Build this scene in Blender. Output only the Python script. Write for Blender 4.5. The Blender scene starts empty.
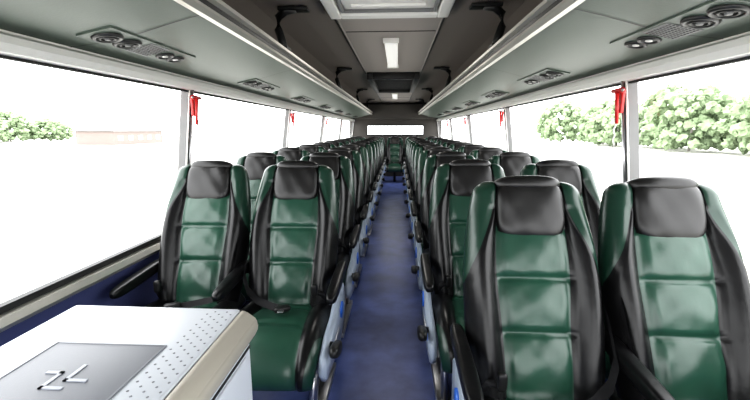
import bpy, bmesh, math, random
from mathutils import Vector, Matrix
random.seed(4)
scene=bpy.context.scene
Y0,Y1=-1.7,11.0

# ---------------- materials ----------------
def mat(name,col,rough=.5,metal=0,bump=0,bscale=60,var=0,vscale=4,coat=0,emit=None,estr=0,spec=.5,bdist=.01):
    m=bpy.data.materials.new(name); m.use_nodes=True
    nt=m.node_tree; b=nt.nodes['Principled BSDF']
    b.inputs['Base Color'].default_value=(*col,1); b.inputs['Roughness'].default_value=rough
    b.inputs['Metallic'].default_value=metal
    b.inputs['Specular IOR Level'].default_value=spec
    if coat: b.inputs['Coat Weight'].default_value=coat; b.inputs['Coat Roughness'].default_value=.18
    if emit: b.inputs['Emission Color'].default_value=(*emit,1); b.inputs['Emission Strength'].default_value=estr
    tc=nt.nodes.new('ShaderNodeTexCoord')
    if bump:
        n=nt.nodes.new('ShaderNodeTexNoise'); n.inputs['Scale'].default_value=bscale; n.inputs['Detail'].default_value=4
        bp=nt.nodes.new('ShaderNodeBump'); bp.inputs['Strength'].default_value=bump; bp.inputs['Distance'].default_value=bdist
        nt.links.new(tc.outputs['Object'],n.inputs['Vector']); nt.links.new(n.outputs['Fac'],bp.inputs['Height'])
        nt.links.new(bp.outputs['Normal'],b.inputs['Normal'])
    if var:
        n=nt.nodes.new('ShaderNodeTexNoise'); n.inputs['Scale'].default_value=vscale; n.inputs['Detail'].default_value=5
        r=nt.nodes.new('ShaderNodeValToRGB')
        r.color_ramp.elements[0].position=.35; r.color_ramp.elements[1].position=.65
        r.color_ramp.elements[0].color=(*[c*(1-var) for c in col],1); r.color_ramp.elements[1].color=(*[min(1,c*(1+var)) for c in col],1)
        nt.links.new(tc.outputs['Object'],n.inputs['Vector']); nt.links.new(n.outputs['Fac'],r.inputs['Fac']); nt.links.new(r.outputs['Color'],b.inputs['Base Color'])
    return m
M={}
M['green']=mat('green_leather',(.0155,.056,.036),.31,bump=.12,bscale=18,var=.1,vscale=9,spec=.52)
M['dgreen']=mat('dark_green_leather',(.009,.035,.022),.31,bump=.12,bscale=18,spec=.5)
M['black']=mat('black_leather',(.005,.005,.0055),.31,bump=.16,bscale=16,spec=.32)
M['head']=mat('headrest_leather',(.009,.0085,.0085),.36,bump=.14,bscale=9,spec=.42)
M['shell']=mat('seat_shell_plastic',(.006,.006,.007),.4,spec=.25)
M['panel']=mat('seat_side_plastic',(.30,.35,.42),.35)
M['blue']=mat('blue_badge',(.02,.12,.5),.35)
M['metal']=mat('brushed_metal',(.5,.5,.51),.3,metal=1)
M['floor']=mat('floor_vinyl_blue',(.088,.122,.315),.36,bump=.08,bscale=300,var=.26,vscale=6)  # blue vinyl; mottled colour paints in blotches of reflected lamp light
M['wallblue']=mat('wall_fabric_blue',(.045,.055,.15),.8,bump=.2,bscale=200)
M['rack']=mat('rack_panel_green',(.090,.118,.095),.42,bump=.04,bscale=120)
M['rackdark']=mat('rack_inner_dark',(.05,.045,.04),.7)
M['alu']=mat('aluminium_rail',(.56,.545,.50),.38,metal=.7)
M['cream']=mat('cream_trim',(.84,.83,.80),.45)
M['grey']=mat('grey_trim',(.20,.20,.20),.5)
M['ceil']=mat('ceiling_laminate',(.235,.205,.185),.6,bump=.03,bscale=150)
M['ceil2']=mat('ceiling_centre_laminate',(.37,.335,.31),.55,bump=.03,bscale=150)
M['white']=mat('white_plastic',(.82,.81,.78),.4)
M['cab']=mat('cabinet_white',(.52,.55,.59),.35)
M['cabcream']=mat('cabinet_cream',(.45,.42,.36),.5)
M['cabgrey']=mat('cabinet_grey_inlay',(.14,.15,.17),.5,bump=.05,bscale=300)
M['cabdot']=mat('cabinet_perforation',(.17,.18,.2),.6)
M['emblem']=mat('cabinet_emblem',(.30,.32,.36),.4)
M['blk']=mat('black_plastic',(.010,.010,.010),.4,spec=.35)
M['vent']=mat('vent_plastic',(.02,.02,.02),.35)
M['red']=mat('red_plastic',(.50,.02,.02),.35)
M['rubber']=mat('window_rubber',(.02,.02,.02),.6)
M['strap']=mat('belt_webbing',(.007,.007,.008),.7,spec=.3)
M['ground']=mat('outside_paving',(.55,.54,.50),.9,var=.06,vscale=.5)
M['leaf']=mat('tree_foliage',(.235,.30,.185),.95,var=.2,vscale=.8,spec=.1)
M['trunk']=mat('tree_bark',(.35,.33,.30),.9)
M['bld']=mat('building_plaster',(.20,.165,.15),.9)
M['lamp']=mat('lamp_diffuser',(.85,.85,.82),.5,emit=(1,.98,.94),estr=.35)
g=bpy.data.materials.new('window_glass'); g.use_nodes=True; nt=g.node_tree; nt.nodes.clear()
o=nt.nodes.new('ShaderNodeOutputMaterial'); mx=nt.nodes.new('ShaderNodeMixShader'); tr=nt.nodes.new('ShaderNodeBsdfTransparent'); gl=nt.nodes.new('ShaderNodeBsdfGlossy')
gl.inputs['Roughness'].default_value=.02; mx.inputs[0].default_value=.04
nt.links.new(tr.outputs[0],mx.inputs[1]); nt.links.new(gl.outputs[0],mx.inputs[2]); nt.links.new(mx.outputs[0],o.inputs[0])
M['glass']=g

# ---------------- builder ----------------
class B:
    def __init__(s): s.bm=bmesh.new(); s.mats=[]
    def mi(s,k):
        if k not in s.mats: s.mats.append(k)
        return s.mats.index(k)
    def faces(s,vs,fs,k,smooth=False):
        i=s.mi(k); bv=[s.bm.verts.new(v) for v in vs]
        for f in fs:
            try:
                ff=s.bm.faces.new([bv[j] for j in f]); ff.material_index=i; ff.smooth=smooth
            except ValueError: pass
        return bv
    def box(s,lo,hi,k,bev=0):
        x0,y0,z0=lo;x1,y1,z1=hi
        t=bmesh.new(); bmesh.ops.create_cube(t,size=1)
        for v in t.verts: v.co=Vector(((x0+x1)/2+v.co.x*(x1-x0),(y0+y1)/2+v.co.y*(y1-y0),(z0+z1)/2+v.co.z*(z1-z0)))
        if bev: bmesh.ops.bevel(t,geom=t.edges[:],offset=bev,segments=3,affect='EDGES',profile=.5)
        s.merge(t,k,bool(bev))
    def merge(s,t,k,smooth=True,mtx=None):
        t.verts.index_update()
        vs=[(mtx@v.co if mtx else v.co.copy()) for v in t.verts]
        fs=[[v.index for v in f.verts] for f in t.faces]
        s.faces(vs,fs,k,smooth); t.free()
    def cyl(s,p,q,r,k,seg=16,r2=None):
        p=Vector(p);q=Vector(q); d=q-p
        t=bmesh.new(); bmesh.ops.create_cone(t,cap_ends=True,segments=seg,radius1=r,radius2=r if r2 is None else r2,depth=d.length)
        m=Matrix.Translation((p+q)/2)@d.to_track_quat('Z','Y').to_matrix().to_4x4()
        s.merge(t,k,True,m)
    def torus(s,c,n,R,r,k,a=28,b=8):
        n=Vector(n).normalized(); m=Matrix.Translation(c)@n.to_track_quat('Z','Y').to_matrix().to_4x4()
        vs=[];fs=[]
        for i in range(a):
            for j in range(b):
                A=2*math.pi*i/a;Bq=2*math.pi*j/b
                vs.append(m@Vector(((R+r*math.cos(Bq))*math.cos(A),(R+r*math.cos(Bq))*math.sin(A),r*math.sin(Bq))))
                fs.append((i*b+j,((i+1)%a)*b+j,((i+1)%a)*b+(j+1)%b,i*b+(j+1)%b))
        s.faces(vs,fs,k,True)
    def superbox(s,mtx,hx,hy,hz,k,p=5,n=10,wr=0,seed=0):
        t=bmesh.new(); bmesh.ops.create_cube(t,size=2); bmesh.ops.subdivide_edges(t,edges=t.edges[:],cuts=n,use_grid_fill=True)
        for v in t.verts:
            c=v.co; L=(abs(c.x)**p+abs(c.y)**p+abs(c.z)**p)**(1/p); c=c/L
            w=1+wr*(math.sin(c.x*5+seed)*math.sin(c.z*4+1+seed)+.5*math.sin(c.x*9+c.z*5))
            v.co=Vector((c.x*hx,c.y*hy*w,c.z*hz))
        s.merge(t,k,True,mtx)
    def prism_yz(s,pts,x0,x1,k,bev=0):
        t=bmesh.new()
        a=[t.verts.new((x0,p[0],p[1])) for p in pts]; b=[t.verts.new((x1,p[0],p[1])) for p in pts]
        n=len(pts); t.faces.new(a); t.faces.new(b[::-1])
        for i in range(n): t.faces.new((a[i],b[i],b[(i+1)%n],a[(i+1)%n]))
        bmesh.ops.recalc_face_normals(t,faces=t.faces[:])
        if bev: bmesh.ops.bevel(t,geom=t.edges[:],offset=bev,segments=3,affect='EDGES')
        s.merge(t,k,bool(bev))
    def strip_y(s,pts,y0,y1,k,closed=False,smooth=False):
        n=len(pts); vs=[(p[0],y0,p[1]) for p in pts]+[(p[0],y1,p[1]) for p in pts]
        fs=[(i,(i+1)%n,n+(i+1)%n,n+i) for i in range(n if closed else n-1)]
        if closed: fs+= [list(range(n)),list(range(2*n-1,n-1,-1))]
        s.faces(vs,fs,k,smooth)
    def tube(s,pts,r,k,seg=8,sx=1):
        pts=[Vector(p) for p in pts]; fs=[];vs=[]
        for i,p in enumerate(pts):
            d=(pts[min(i+1,len(pts)-1)]-pts[max(i-1,0)]).normalized(); q=d.to_track_quat('Z','Y')
            for j in range(seg):
                a=2*math.pi*j/seg; vs.append(p+q@Vector((r*math.cos(a)*sx,r*math.sin(a),0)))
        for i in range(len(pts)-1):
            for j in range(seg): fs.append((i*seg+j,i*seg+(j+1)%seg,(i+1)*seg+(j+1)%seg,(i+1)*seg+j))
        fs.append(list(range(seg))[::-1]); fs.append([ (len(pts)-1)*seg+j for j in range(seg)])
        s.faces(vs,fs,k,True)
    def ribbon(s,pts,wv,k,th=.002):
        pts=[Vector(p) for p in pts]; wv=Vector(wv); vs=[];fs=[]
        for p in pts: vs+= [p-wv,p+wv]
        for i in range(len(pts)-1): fs.append((2*i,2*i+1,2*i+3,2*i+2))
        s.faces(vs,fs,k,True)
    def mesh(s,name,recalc=True):
        if recalc: bmesh.ops.recalc_face_normals(s.bm,faces=s.bm.faces[:])
        me=bpy.data.meshes.new(name); s.bm.to_mesh(me); s.bm.free()
        for k in s.mats: me.materials.append(M[k])
        return me
    def obj(s,name,loc=(0,0,0),recalc=True):
        o=bpy.data.objects.new(name,s.mesh(name,recalc)); o.location=loc; scene.collection.objects.link(o); return o

def interp(kn):
    xs=[k[0] for k in kn]; ys=[k[1] for k in kn]; n=len(xs)
    m=[]
    for i in range(n):
        a=max(i-1,0);b=min(i+1,n-1); m.append((ys[b]-ys[a])/(xs[b]-xs[a]))
    def f(t):
        t=min(max(t,xs[0]),xs[-1])
        for i in range(n-1):
            if t<=xs[i+1]:
                h=xs[i+1]-xs[i];u=(t-xs[i])/h
                return (2*u**3-3*u*u+1)*ys[i]+(u**3-2*u*u+u)*h*m[i]+(-2*u**3+3*u*u)*ys[i+1]+(u**3-u*u)*h*m[i+1]
    return f
def gs(x,s): return math.exp(-(x/s)**2)

def loft(b,T,py,pz,W,C,Bf,front,back,matf,flip=1):
    nc,nb,no,nk=12,6,6,10
    vs=[]
    for t in T:
        w=W(t);c=min(C(t),w*.96);bb=min(max(Bf(t),c+.002),w-.002)
        outer=[bb+(w-bb)*math.sin(math.pi/2*i/no) for i in range(no+1)]
        right=[c*(i/(nc/2)) for i in range(int(nc/2)+1)]+[c+(bb-c)*i/nb for i in range(1,nb+1)]+outer[1:]
        xs=[-x for x in right[::-1]]+right[1:]
        e=1e-4; dy=(py(t+e)-py(t-e));dz=(pz(t+e)-pz(t-e));L=math.hypot(dy,dz); ny,nz=-dz/L*flip,dy/L*flip
        oy,oz=py(t),pz(t)
        row=[]
        for x in xs:
            d=front(x,t,w,c); row.append((x,oy+ny*d,oz+nz*d))
        for i in range(1,nk):
            x=w-2*w*i/nk; d=-back(t)*(1-abs(x/w)**4)
            row.append((x,oy+ny*d,oz+nz*d))
        ncol=len(row); vs+=row
    nf=len(xs)-1; h=nc//2
    groups={}
    for r in range(len(T)-1):
        tm=(T[r]+T[r+1])/2
        for j in range(ncol):
            f=(r*ncol+j,r*ncol+(j+1)%ncol,(r+1)*ncol+(j+1)%ncol,(r+1)*ncol+j)
            if j<nf:
                a=abs(j-nf/2+.5)
                z='c' if a<h else ('b' if a<h+nb else 'o')
            else: z='s'
            groups.setdefault(matf(z,tm),[]).append(f)
    bv=[b.bm.verts.new(v) for v in vs]
    for k,fl in groups.items():
        i=b.mi(k)
        for f in fl:
            ff=b.bm.faces.new([bv[q] for q in f]); ff.material_index=i; ff.smooth=True
    for r,k in ((0,'shell'),(len(T)-1,'black')):
        ff=b.bm.faces.new([bv[r*ncol+j] for j in range(ncol)]); ff.material_index=b.mi(k); ff.smooth=True

# back rest
bpy_y=interp([(0,-.30),(.15,-.268),(.35,-.205),(.6,-.13),(.85,-.055),(1,-.02)])
bpz=interp([(0,.39),(.2,.53),(.5,.75),(.8,.965),(1,1.105)])
ext=lambda f: (lambda t: f(t) if 0<=t<=1 else (f(0)+(f(.01)-f(0))*100*t if t<0 else f(1)+(f(1)-f(.99))*100*(t-1)))
bY,bZ=ext(bpy_y),ext(bpz)
W0=interp([(0,.205),(.2,.228),(.45,.236),(.65,.230),(.82,.213),(.93,.196),(1,.182)])
def bW(t): 
    w=W0(t)
    if t>.94: w-= .045*(1-math.sqrt(max(0,1-((t-.94)/.06)**2)))
    return w
bC=interp([(0,.108),(.3,.114),(.55,.126),(.74,.122),(.86,.112),(1,.108)])
bB=interp([(0,.3),(.44,.26),(.52,.232),(.58,.214),(.66,.186),(.74,.160),(.82,.138),(.90,.124),(1,.118)])
bSe=[.30,.53,.75]
interpB=interp([(0,.03),(.2,.052),(.45,.062),(.7,.042),(.85,.024),(1,.012)])
def bF(x,t,w,c):
    a=abs(x); e=(max(0,1-(a/w)**5))**(1/3)
    d=.058*e
    d+=interpB(t)*gs(a-(c+w)/2-.008,.045)*e
    d-=.018*gs(a-c,.008)
    if a<c:
        for s in bSe: d-=.018*gs(t-s,.011)
        d+=.012*math.cos(a/c*math.pi/2)
        d+=.010*abs(math.sin((t-.30)/.225*math.pi))
        d+=.0025*math.sin(a*60+t*9)*math.sin(t*40)
    if a>c: d-=.008*gs(a-min(max(bB(t),c),w),.006)*(1 if .5<t<.86 else 0)
    k=1
    if t>.93: k=math.sqrt(max(0,1-((t-.93)/.072)**2))
    if t<.04: k=math.sqrt(max(0,1-((.04-t)/.045)**2))
    return d*k
def bK(t):
    k=.075-.03*t
    if t>.93: k*=math.sqrt(max(0,1-((t-.93)/.072)**2))
    return k
def bM(z,t):
    if z=='s': return 'shell'
    if z=='c': return 'green'
    if z=='b': return 'black'
    return 'black' if t<.50 else 'dgreen'
BT=[i/72*.93 for i in range(73)]+[.945,.958,.97,.98,.988,.994,.998]
# cushion
cy=interp([(0,-.22),(.3,-.38),(.6,-.56),(.78,-.69),(.88,-.755),(.95,-.78),(1,-.778)])
cz=interp([(0,.375),(.3,.385),(.6,.41),(.78,.405),(.88,.37),(.95,.32),(1,.275)])
cY,cZ=ext(cy),ext(cz)
cW=interp([(0,.215),(.3,.228),(.7,.236),(.9,.230),(1,.215)])
cC=interp([(0,.118),(.5,.130),(.8,.15),(1,.155)])
cB=interp([(0,.26),(.65,.26),(.78,.218),(.9,.195),(1,.18)])
def cF(x,t,w,c):
    a=abs(x);e=(max(0,1-(a/w)**5))**(1/3)
    d=.045*e+.034*gs(a-(c+w)/2,.04)*e*(1-.6*t)
    d-=.012*gs(a-c,.008)
    if a<c:
        for s in (.36,.66): d-=.012*gs(t-s,.014)
        d+=.010*math.cos(a/c*math.pi/2)
    if t>.93: d*=math.sqrt(max(0,1-((t-.93)/.075)**2))
    return d
def cM(z,t):
    if z=='s': return 'shell'
    if z=='c': return 'green'
    if z=='b': return 'black'
    return 'black' if t<.72 else 'dgreen'

def seat_mesh(name,side,aisle):
    """side=+1: aisle is on +x side of this seat."""
    b=B()
    loft(b,BT,bY,bZ,bW,bC,bB,bF,bK,bM)
    loft(b,[i/48 for i in range(49)],cY,cZ,cW,cC,cB,cF,lambda t:.05,cM,flip=-1)
    # head cushion wrapped over the top
    m=Matrix.Translation((0,-.088,1.008))@Matrix.Rotation(math.radians(-19),4,'X')
    b.superbox(m,.122,.054,.110,'head',p=3.8,n=16,wr=.035,seed=side)
    b.superbox(Matrix.Translation((0,-.040,1.094))@Matrix.Rotation(math.radians(-19),4,'X'),.119,.072,.034,'head',p=2.8,n=8)
    # underframe
    b.box((-.2,-.66,.25),(.2,-.2,.325),'shell',.01)
    def armrest(x):
        b.superbox(Matrix.Translation((x,-.40,.585))@Matrix.Rotation(math.radians(4),4,'X'),.026,.21,.026,'black',p=4,n=8)
        b.cyl((x-.012,-.215,.575),(x+.012,-.215,.575),.035,'shell',20)
    if aisle:
        s=side
        pts=[(-.20,.30),(-.19,.47),(-.26,.53),(-.36,.50),(-.50,.45),(-.66,.44),(-.76,.40),(-.785,.34),(-.74,.28),(-.55,.25),(-.35,.24)]
        x0,x1=sorted((s*.240,s*.268)); b.prism_yz(pts,x0,x1,'panel',.006)
        b.cyl((s*.262,-.33,.40),(s*.275,-.33,.40),.042,'blue',24)
        b.cyl((s*.262,-.60,.345),(s*.272,-.60,.345),.03,'blue',20)
        b.box((min(s*.268,s*.276),-.56,.33),(max(s*.268,s*.276),-.42,.355),'metal',.003)
        b.cyl((s*.262,-.66,.40),(s*.30,-.66,.40),.014,'blk',12)
        b.superbox(Matrix.Translation((s*.300,-.70,.405))@Matrix.Rotation(math.radians(-15),4,'X'),.022,.075,.026,'blk',p=3,n=5)
        armrest(s*.262)
        for y0,y1 in ((-.60,-.66),(-.34,-.28)):
            b.prism_yz([(y0-.03,.27),(y0+.03,.27),(y1+.025,.03),(y1-.025,.03)],min(s*.17,s*.20),max(s*.17,s*.20),'metal',.004)
        b.box((min(s*.15,s*.22),-.72,0),(max(s*.15,s*.22),-.22,.032),'metal',.006)
        b.tube([(s*.13,0,1.08),(s*.14,.06,1.06),(s*.16,.065,.98),(s*.165,.03,.92)],.009,'blk')
    else:
        b.box((min(-side*.236,-side*.25),-.70,.25),(max(-side*.236,-side*.25),-.22,.36),'shell',.006)
        armrest(-side*.232)
        armrest(side*.238)
        b.box((-.03,-.62,0),(.03,-.26,.27),'shell',.01)
    b.prism_yz([(.0+(-.11),.60),(-.02,.60+.26),(-.005,.60+.26),(-.075,.60)],-.15,.15,'shell',.005)
    # belt
    q=-side if aisle else side
    b.ribbon([(q*.205,-.20,.80),(q*.215,-.28,.70),(q*.215,-.36,.58),(q*.19,-.385,.515),(q*.13,-.42,.478),(q*.05,-.46,.472),(q*-.01,-.50,.474)],(0,.018,.010),'strap')
    b.superbox(Matrix.Translation((q*-.02,-.51,.484))@Matrix.Rotation(.5,4,'Z'),.038,.020,.013,'blk',p=4,n=5)
    b.box((q*-.02-.012,-.55,.482),(q*-.02+.014,-.53,.488),'metal',.002)
    b.tube([(-q*.19,-.33,.44),(-q*.18,-.37,.50),(-q*.16,-.40,.52)],.012,'strap')
    b.superbox(Matrix.Translation((-q*.15,-.41,.535)),.016,.013,.032,'blk',p=4,n=5)
    return b.mesh(name)
mLA=seat_mesh('seat_left_aisle',1,True); mLW=seat_mesh('seat_left_window',1,False)
mRA=seat_mesh('seat_right_aisle',-1,True); mRW=seat_mesh('seat_right_window',-1,False)
def place(me,x,y,z=0,rz=0):
    o=bpy.data.objects.new('coach_seat',me); o.location=(x,y,z); o.rotation_euler=(0,0,rz); scene.collection.objects.link(o)
pitch=.80
for i in range(10):
    y=2.15+pitch*i
    place(mLA,-.485,y); place(mLW,-.972,y)
for i in range(10):
    y=1.5+pitch*i
    dx=.06 if i==0 else 0
    place(mRA,.48+dx,y); place(mRW,.968+dx*.9,y)
for x in (-.97,-.485,0,.485,.97): place(mLW if x<.01 else mRW,x,10.35)

# ---------------- shell ----------------
b=B(); b.box((-1.34,Y0,-.06),(1.34,Y1,0),'floor'); b.obj('floor')
SB,ST=1.29,1.165
for s,n,ps in ((-1,'left',[.12,2.30,4.44,6.58,8.72]),(1,'right',[-.2,2.02,4.15,6.3,8.45])):
    b=B()
    b.strip_y([(s*SB,0),(s*SB,.64),(s*1.35,.64),(s*1.35,0)],Y0,Y1,'wallblue',closed=True)
    b.strip_y([(s*1.175,1.60),(s*1.20,1.60),(s*1.27,1.60),(s*1.27,1.95),(s*1.24,1.95)],Y0,Y1,'cream',closed=True)
    b.obj('wall_'+n)
    b=B()
    b.strip_y([(s*(SB-.035),.635),(s*(SB-.05),.655),(s*(SB-.035),.68),(s*SB,.685),(s*1.34,.68),(s*1.34,.635)],Y0,Y1,'alu',closed=True)
    b.strip_y([(s*(SB-.01),.68),(s*(SB-.02),.712),(s*(SB+.01),.712),(s*(SB+.02),.68)],Y0,Y1,'rubber',closed=True)
    b.obj('trim_sill_'+n)
    b=B()
    b.strip_y([(s*1.165,1.60),(s*1.135,1.585),(s*1.125,1.56),(s*1.14,1.535),(s*1.17,1.53),(s*1.19,1.55),(s*1.19,1.60)],Y0,Y1,'cream',closed=True)
    b.strip_y([(s*1.17,1.53),(s*1.165,1.520),(s*1.185,1.520),(s*1.19,1.53)],Y0,Y1,'rubber',closed=True)
    b.obj('trim_blind_rail_'+n)
    allp=[Y0+.05]+ps+[Y1-.05]
    for k,y in enumerate(allp):
        b=B(); h=.032
        vs=[]
        for (x,z) in ((SB-.012,.68),(ST,1.53)):
            vs+=[(s*x,y-h,z),(s*x,y+h,z),(s*(x+.04),y+h+.01,z),(s*(x+.04),y-h-.01,z)]
        b.faces(vs,[(0,1,5,4),(1,2,6,5),(2,3,7,6),(3,0,4,7),(0,3,2,1),(4,5,6,7)],'grey')
        b.cyl((s*(SB-.022),y,.69),(s*(ST-.010),y,1.54),.008,'metal',10)
        b.cyl((s*(SB-.02),y-.03,.69),(s*(ST-.008),y-.03,1.54),.005,'white',8)
        b.obj('trim_window_pillar')
    for k in range(len(allp)-1):
        b=B(); a,c=allp[k]+.04,allp[k+1]-.04
        b.faces([(s*(SB+.012),a,.69),(s*(SB+.012),c,.69),(s*1.19,c,1.54),(s*1.19,a,1.54)],[(0,1,2,3)],'glass')
        b.obj('window_%d'%(k+1+(0 if s<0 else 10)),recalc=False)
    for y in ps:
        if y<1: continue
        b=B(); yy=y-.05
        b.box((min(s*1.125,s*1.140),yy-.018,1.38),(max(s*1.125,s*1.140),yy+.018,1.49),'red',.004)
        b.cyl((s*1.118,yy-.01,1.33),(s*1.108,yy,1.49),.008,'red',10,.010)
        b.cyl((s*1.110,yy-.04,1.485),(s*1.110,yy+.04,1.485),.014,'red',12,.010)
        b.cyl((s*1.110,yy-.052,1.485),(s*1.110,yy-.04,1.485),.003,'metal',8,.01)
        pts=[(s*(1.125+.05*t+.004*math.cos(t*50)),yy+.02+.03*math.sin(t*math.pi),1.37-.38*t) for t in [q/30 for q in range(31)]]
        b.tube(pts,.004,'white',6)
        b.tube([(s*1.175,yy+.02,.99),(s*1.185,yy+.03,.95),(s*1.19,yy+.045,.97),(s*1.20,yy+.05,1.02)],.004,'white',6)
        b.obj('emergency_hammer')
    # luggage rack
    b=B()
    und=[(s*1.17,1.608),(s*1.05,1.622),(s*.90,1.652),(s*.76,1.69),(s*.655,1.715)]
    b.strip_y(und,Y0+.06,Y1-.42,'rack',smooth=True)
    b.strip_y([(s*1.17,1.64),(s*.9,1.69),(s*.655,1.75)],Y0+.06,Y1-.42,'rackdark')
    b.strip_y([(s*.658,1.712),(s*.645,1.700),(s*.62,1.700),(s*.608,1.715),(s*.61,1.728),(s*.658,1.728)],Y0+.06,Y1-.42,'alu',closed=True)
    b.strip_y([(s*.652,1.728),(s*.622,1.728),(s*.618,1.752),(s*.65,1.752)],Y0+.06,Y1-.42,'blk',closed=True)
    b.strip_y([(s*.654,1.752),(s*.616,1.752),(s*.602,1.762),(s*.602,1.778),(s*.616,1.786),(s*.654,1.786)],Y0+.06,Y1-.42,'alu',closed=True)
    y=Y0+.6
    while y<Y1-.5:
        for j in range(len(und)-1):
            (xa,za),(xb,zb)=und[j],und[j+1]
            b.faces([(xa,y-.003,za-.0015),(xb,y-.003,zb-.0015),(xb,y+.003,zb-.0015),(xa,y+.003,za-.0015)],[(0,1,2,3)],'blk')
        y+=1.28
    rack=b.obj('luggage_rack')
    for y in (.25,2.45,4.75,7.1,9.4):
        b=B()
        b.tube([(s*.56,y,2.015),(s*.62,y,2.005),(s*.665,y,1.97),(s*.668,y,1.90),(s*.648,y,1.84),(s*.636,y,1.79)],.024,'blk',10)
        b.box((min(s*.48,s*.66),y-.04,2.003),(max(s*.48,s*.66),y+.04,2.022),'blk',.004)
        b.box((min(s*.606,s*.655),y-.05,1.784),(max(s*.606,s*.655),y+.05,1.80),'blk',.004)
        b.obj('rack_bracket').parent=rack
    y=1.62 if s<0 else 1.42; st=1.36 if s<0 else 1.22
    y-=st*2
    while y<9.8:
        b=B(); 
        def P(x,yy,off=0):
            for j in range(len(und)-1):
                xa,za=abs(und[j][0]),und[j][1]; xb,zb=abs(und[j+1][0]),und[j+1][1]
                if xb<=x<=xa:
                    u=(xa-x)/(xa-xb); return Vector((s*x,yy,za+(zb-za)*u-off))
        nrm=Vector((-s*.16,0,-1)).normalized()
        def plate(xa,xb,ya,yb,k,off):
            vs=[P(xa,ya,off),P(xb,ya,off),P(xb,yb,off),P(xa,yb,off),P(xa,ya,0),P(xb,ya,0),P(xb,yb,0),P(xa,yb,0)]
            b.faces(vs,[(0,1,2,3),(0,1,5,4),(1,2,6,5),(2,3,7,6),(3,0,4,7)],k)
        plate(1.045,.915,y-.28,y+.28,'rack',.006)
        for yy in (y-.21,y-.105):
            c=P(.985,yy,.007)
            b.torus(c,nrm,.042,.009,'vent'); b.torus(c+nrm*.003,nrm,.024,.006,'blk'); b.cyl(c-nrm*.004,c+nrm*.004,.038,'blk',24)
            b.cyl(c,c+nrm*.010,.010,'grey',12)
        plate(1.04,.925,y-.045,y+.085,'grey',.008)
        for i in range(9):
            for j in range(8):
                c=P(.938+j*.0128,y-.038+i*.0145,.0085); b.cyl(c,c-Vector((0,0,.0008)),.0042,'blk',6)
        for yy in (y+.14,y+.22):
            c=P(.985,yy,.007); b.torus(c,nrm,.032,.008,'vent'); b.cyl(c-nrm*.004,c+nrm*.003,.028,'blk',20); b.cyl(c,c+nrm*.006,.012,'white',14)
        b.obj('passenger_service_unit',recalc=True)
        y+=st

# ceiling
b=B()
b.strip_y([(-1.27,1.95),(-1.12,2.0),(-.80,2.04),(-.56,2.03),(-.36,2.03)],Y0,Y1,'ceil')
b.strip_y([(1.27,1.95),(1.12,2.0),(.80,2.04),(.56,2.03),(.36,2.03)],Y0,Y1,'ceil')
b.strip_y([(-.36,2.03),(-.345,2.037),(.345,2.037),(.36,2.03)],Y0,Y1,'ceil2')
b.strip_y([(-1.3,1.94),(-1.2,2.1),(1.2,2.1),(1.3,1.94)],Y0,Y1,'white')
b.obj('ceiling')
b=B()
for s in (-1,1):
    b.box((s*.36-.006,Y0,2.024),(s*.36+.006,Y1-.1,2.031),'blk')
for y in (1.2,3.1,5.2,7.1,9.2): b.box((-.34,y-.003,2.033),(.34,y+.003,2.0375),'blk')
b.obj('trim_ceiling_joints')
def frame(b,x0,x1,y0,y1,z0,z1,w,k,bev=.008):
    b.box((x0,y0,z0),(x0+w,y1,z1),k,bev); b.box((x1-w,y0,z0),(x1,y1,z1),k,bev)
    b.box((x0+w,y0,z0),(x1-w,y0+w,z1),k,bev); b.box((x0+w,y1-w,z0),(x1-w,y1,z1),k,bev)
b=B()
frame(b,-.37,.37,1.75,2.60,1.992,2.036,.07,'white'); frame(b,-.29,.29,1.83,2.52,2.006,2.036,.02,'grey',.002)
b.box((-.27,1.85,2.022),(.27,2.50,2.034),'cream',.004)
b.box((-.22,2.02,2.008),(.22,2.05,2.024),'white',.004); b.box((-.22,2.40,2.008),(.22,2.43,2.024),'white',.004)
b.obj('roof_hatch')
for y in (3.35,7.9):
    b=B(); b.box((-.055,y,2.005),(.055,y+1.25,2.036),'lamp',.01); b.box((-.065,y-.05,2.0),(.065,y,2.036),'white',.006); b.box((-.065,y+1.25,2.0),(.065,y+1.3,2.036),'white',.006)
    b.obj('ceiling_light')
b=B(); frame(b,-.34,.34,5.2,7.1,1.95,2.036,.07,'blk'); b.box((-.28,5.25,2.005),(.28,7.05,2.034),'blk',.004)
for i in range(12): b.box((-.26,5.35+i*.14,1.995),(.26,5.37+i*.14,2.007),'vent',.002)
b.obj('air_return_grille')

# rear
b=B()
ZA,ZB=1.17,1.42
for lo,hi in (((-1.28,Y1-.05,0),(1.28,Y1,ZA)),((-1.28,Y1-.05,ZB),(1.28,Y1,2.05)),((-1.28,Y1-.05,ZA),(-.78,Y1,ZB)),((.78,Y1-.05,ZA),(1.28,Y1,ZB))):
    b.box(lo,hi,'rackdark')
b.obj('wall_rear')
b=B(); frame(b,-.80,.80,0,.29,-.03,0,.03,'rubber',.004)
for i in range(7): b.box((-.6+i*.2-.012,.03,-.02),(-.6+i*.2+.012,.10,-.01),'rubber')
o=b.obj('trim_rear_window'); o.rotation_euler=(math.radians(90),0,0); o.location=(0,Y1-.085,ZA-.02)
b=B(); b.faces([(-.78,Y1-.02,ZA),(.78,Y1-.02,ZA),(.78,Y1-.02,ZB),(-.78,Y1-.02,ZB)],[(0,1,2,3)],'glass'); b.obj('window_30',recalc=False)
b=B(); b.box((-1.15,Y1-.4,1.60),(1.15,Y1-.06,1.98),'rackdark',.01); b.obj('rear_bulkhead_locker')
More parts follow.
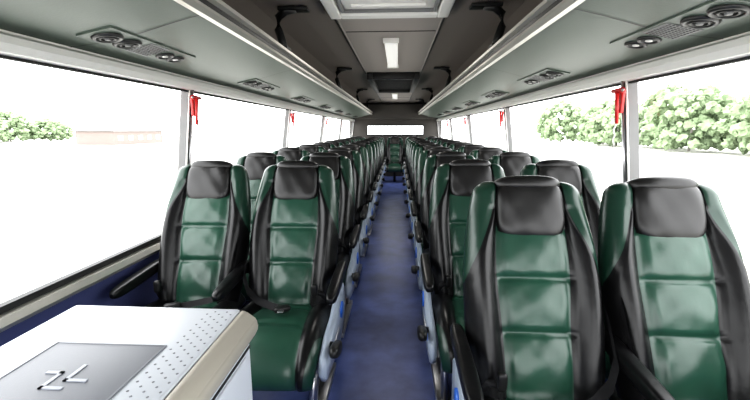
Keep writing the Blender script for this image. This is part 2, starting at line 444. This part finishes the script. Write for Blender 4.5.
# front
b=B(); b.box((-1.28,Y0,0),(1.28,Y0+.05,.75),'grey'); b.box((-1.28,Y0,1.85),(1.28,Y0+.05,2.05),'grey')
b.box((-1.28,Y0,.75),(-1.2,Y0+.05,1.85),'grey');b.box((1.2,Y0,.75),(1.28,Y0+.05,1.85),'grey'); b.obj('wall_front')
b=B(); b.faces([(-1.2,Y0+.02,.75),(1.2,Y0+.02,.75),(1.2,Y0+.02,1.85),(-1.2,Y0+.02,1.85)],[(0,1,2,3)],'glass'); b.obj('window_40',recalc=False)

# ---------------- cabinet ----------------
b=B()
x0,x1,ya,yb,zt=-.86,-.38,.05,1.0,.80
b.box((x0,ya,0),(x1+.03,yb-.02,.76),'cab',.01)
b.box((x0-.01,ya,.755),(x1,yb,zt),'cab',.008)
def prism_xz(b,pts,y0,y1,k,bev=0):
    t=bmesh.new(); a=[t.verts.new((p[0],y0,p[1])) for p in pts]; c=[t.verts.new((p[0],y1,p[1])) for p in pts]; n=len(pts)
    t.faces.new(a); t.faces.new(c[::-1])
    for i in range(n): t.faces.new((a[i],c[i],c[(i+1)%n],a[(i+1)%n]))
    bmesh.ops.recalc_face_normals(t,faces=t.faces[:])
    if bev: bmesh.ops.bevel(t,geom=t.edges[:],offset=bev,segments=3,affect='EDGES')
    b.merge(t,k,bool(bev))
prism_xz(b,[(x1+.001,.797),(x1+.018,.793),(x1+.046,.772),(x1+.050,.745),(x1+.038,.72),(x1+.001,.72)],ya,yb,'cabcream',.004)
b.box((x1+.028,ya+.04,.06),(x1+.037,yb-.06,.69),'cab',.004)
b.box((x1+.030,ya+.02,.70),(x1+.034,yb-.03,.705),'blk')
frame(b,-.745,-.475,.30,.80,zt-.002,zt+.003,.005,'cabdot',.001)
b.box((-.741,.304,zt-.002),(-.479,.796,zt+.002),'cabgrey',.001)
for (a0,b0,a1,b1) in ((-.637,.635,-.629,.69),(-.637,.635,-.59,.643),(-.608,.66,-.600,.715),(-.608,.66,-.56,.668),(-.665,.682,-.629,.69)):
    b.box((a0,b0,zt),(a1,b1,zt+.004),'emblem')
for i in range(5):
    for j in range(30):
        x=-.459+i*.0165; y=.12+j*.029+(i%2)*.0145
        b.cyl((x,y,zt-.001),(x,y,zt+.0006),.0028,'cabdot',8)
b.obj('serving_cabinet')

# ---------------- exterior ----------------
b=B(); b.faces([(-160,-40,-1.3),(160,-40,-1.3),(160,160,-1.3),(-160,160,-1.3)],[(0,1,2,3)],'ground'); b.obj('ground_outside')
def tree_mesh(r,h,seed):
    random.seed(seed)
    b=B(); b.cyl((0,0,0),(0,0,h*.5),.16,'trunk',10,.1)
    for i in range(300):
        a=random.random()*6.28; rr=r*random.uniform(.06,.12); u=random.random()
        zz=.08+.90*u; prof=math.sin(math.pi*min(1,(zz*.86+.16)))**.6
        d=r*prof*math.sqrt(random.uniform(.15,1))
        t=bmesh.new(); bmesh.ops.create_icosphere(t,subdivisions=2,radius=rr)
        for v in t.verts: v.co*=random.uniform(.6,1.45)
        b.merge(t,'leaf',False,Matrix.Translation((d*math.cos(a),d*math.sin(a),h*zz)))
    return b.mesh('tree',False)
tms=[tree_mesh(4.8,7.8,1),tree_mesh(5.2,8.8,2),tree_mesh(4.7,7.0,3)]
for i,(x,y) in enumerate(((36,8),(38,15),(36,22),(39,29),(36,36),(39,43),(36,50),(39,58),(36,66),(39,76),(36,88),(42,1),(-84,74),(-88,84),(-86,92))):
    o=bpy.data.objects.new('tree',tms[i%3]); o.location=(x,y,-1.3); o.rotation_euler=(0,0,i*1.7)
    if x<0: o.scale=(1,1,.75)
    scene.collection.objects.link(o)
b=B(); b.box((-.0,-7,0),(7,7,2.4),'bld'); b.faces([(-.3,-7.3,2.4),(7.3,-7.3,2.4),(7.3,7.3,2.4),(-.3,7.3,2.4),(3.5,-7.3,3.5),(3.5,7.3,3.5)],[(0,4,5,3),(4,1,2,5),(0,1,4),(3,5,2)],'grey')
for i in range(5): b.box((6.98,-6+i*2.7,.8),(7.04,-4.9+i*2.7,1.6),'cream')
b.obj('low_building',(-56,72,-1.3))

# ---------------- light ----------------
w=bpy.data.worlds.new('World'); scene.world=w; w.use_nodes=True
bg=w.node_tree.nodes['Background']; bg.inputs[0].default_value=(.98,.99,1,1); bg.inputs[1].default_value=6.0
def portal(loc,rot,sx,sy):
    l=bpy.data.lights.new('portal','AREA'); l.shape='RECTANGLE'; l.size=sx; l.size_y=sy; l.cycles.is_portal=True
    o=bpy.data.objects.new('window_light_portal',l); o.location=loc; o.rotation_euler=rot; scene.collection.objects.link(o)
r=math.radians
L=Y1-Y0
portal((-1.34,(Y0+Y1)/2,1.12),(0,r(-90),0),.9,L)
portal((1.34,(Y0+Y1)/2,1.12),(0,r(90),0),.9,L)
portal((0,Y0-.02,1.3),(r(90),0,0),2.4,1.1)
for y in (3.97,8.5):
    l=bpy.data.lights.new('lamp','AREA'); l.shape='RECTANGLE'; l.size=.1; l.size_y=1.2; l.energy=8; l.color=(1,.97,.92)
    o=bpy.data.objects.new('ceiling_lamp_glow',l); o.location=(0,y,1.995); scene.collection.objects.link(o)

cam=bpy.data.cameras.new('Camera'); cam.lens=385/750*36; cam.sensor_width=36; cam.clip_start=.02; cam.clip_end=400
co=bpy.data.objects.new('Camera',cam); co.location=(.06,0,1.30); co.rotation_euler=(r(90-10.3),0,r(3.27)); scene.collection.objects.link(co); scene.camera=co
scene.view_settings.view_transform='Standard'
for lk in ('Medium High Contrast','Standard - Medium High Contrast'):
    try: scene.view_settings.look=lk; print('look',lk); break
    except Exception as ex: print(ex)
scene.view_settings.exposure=0.1
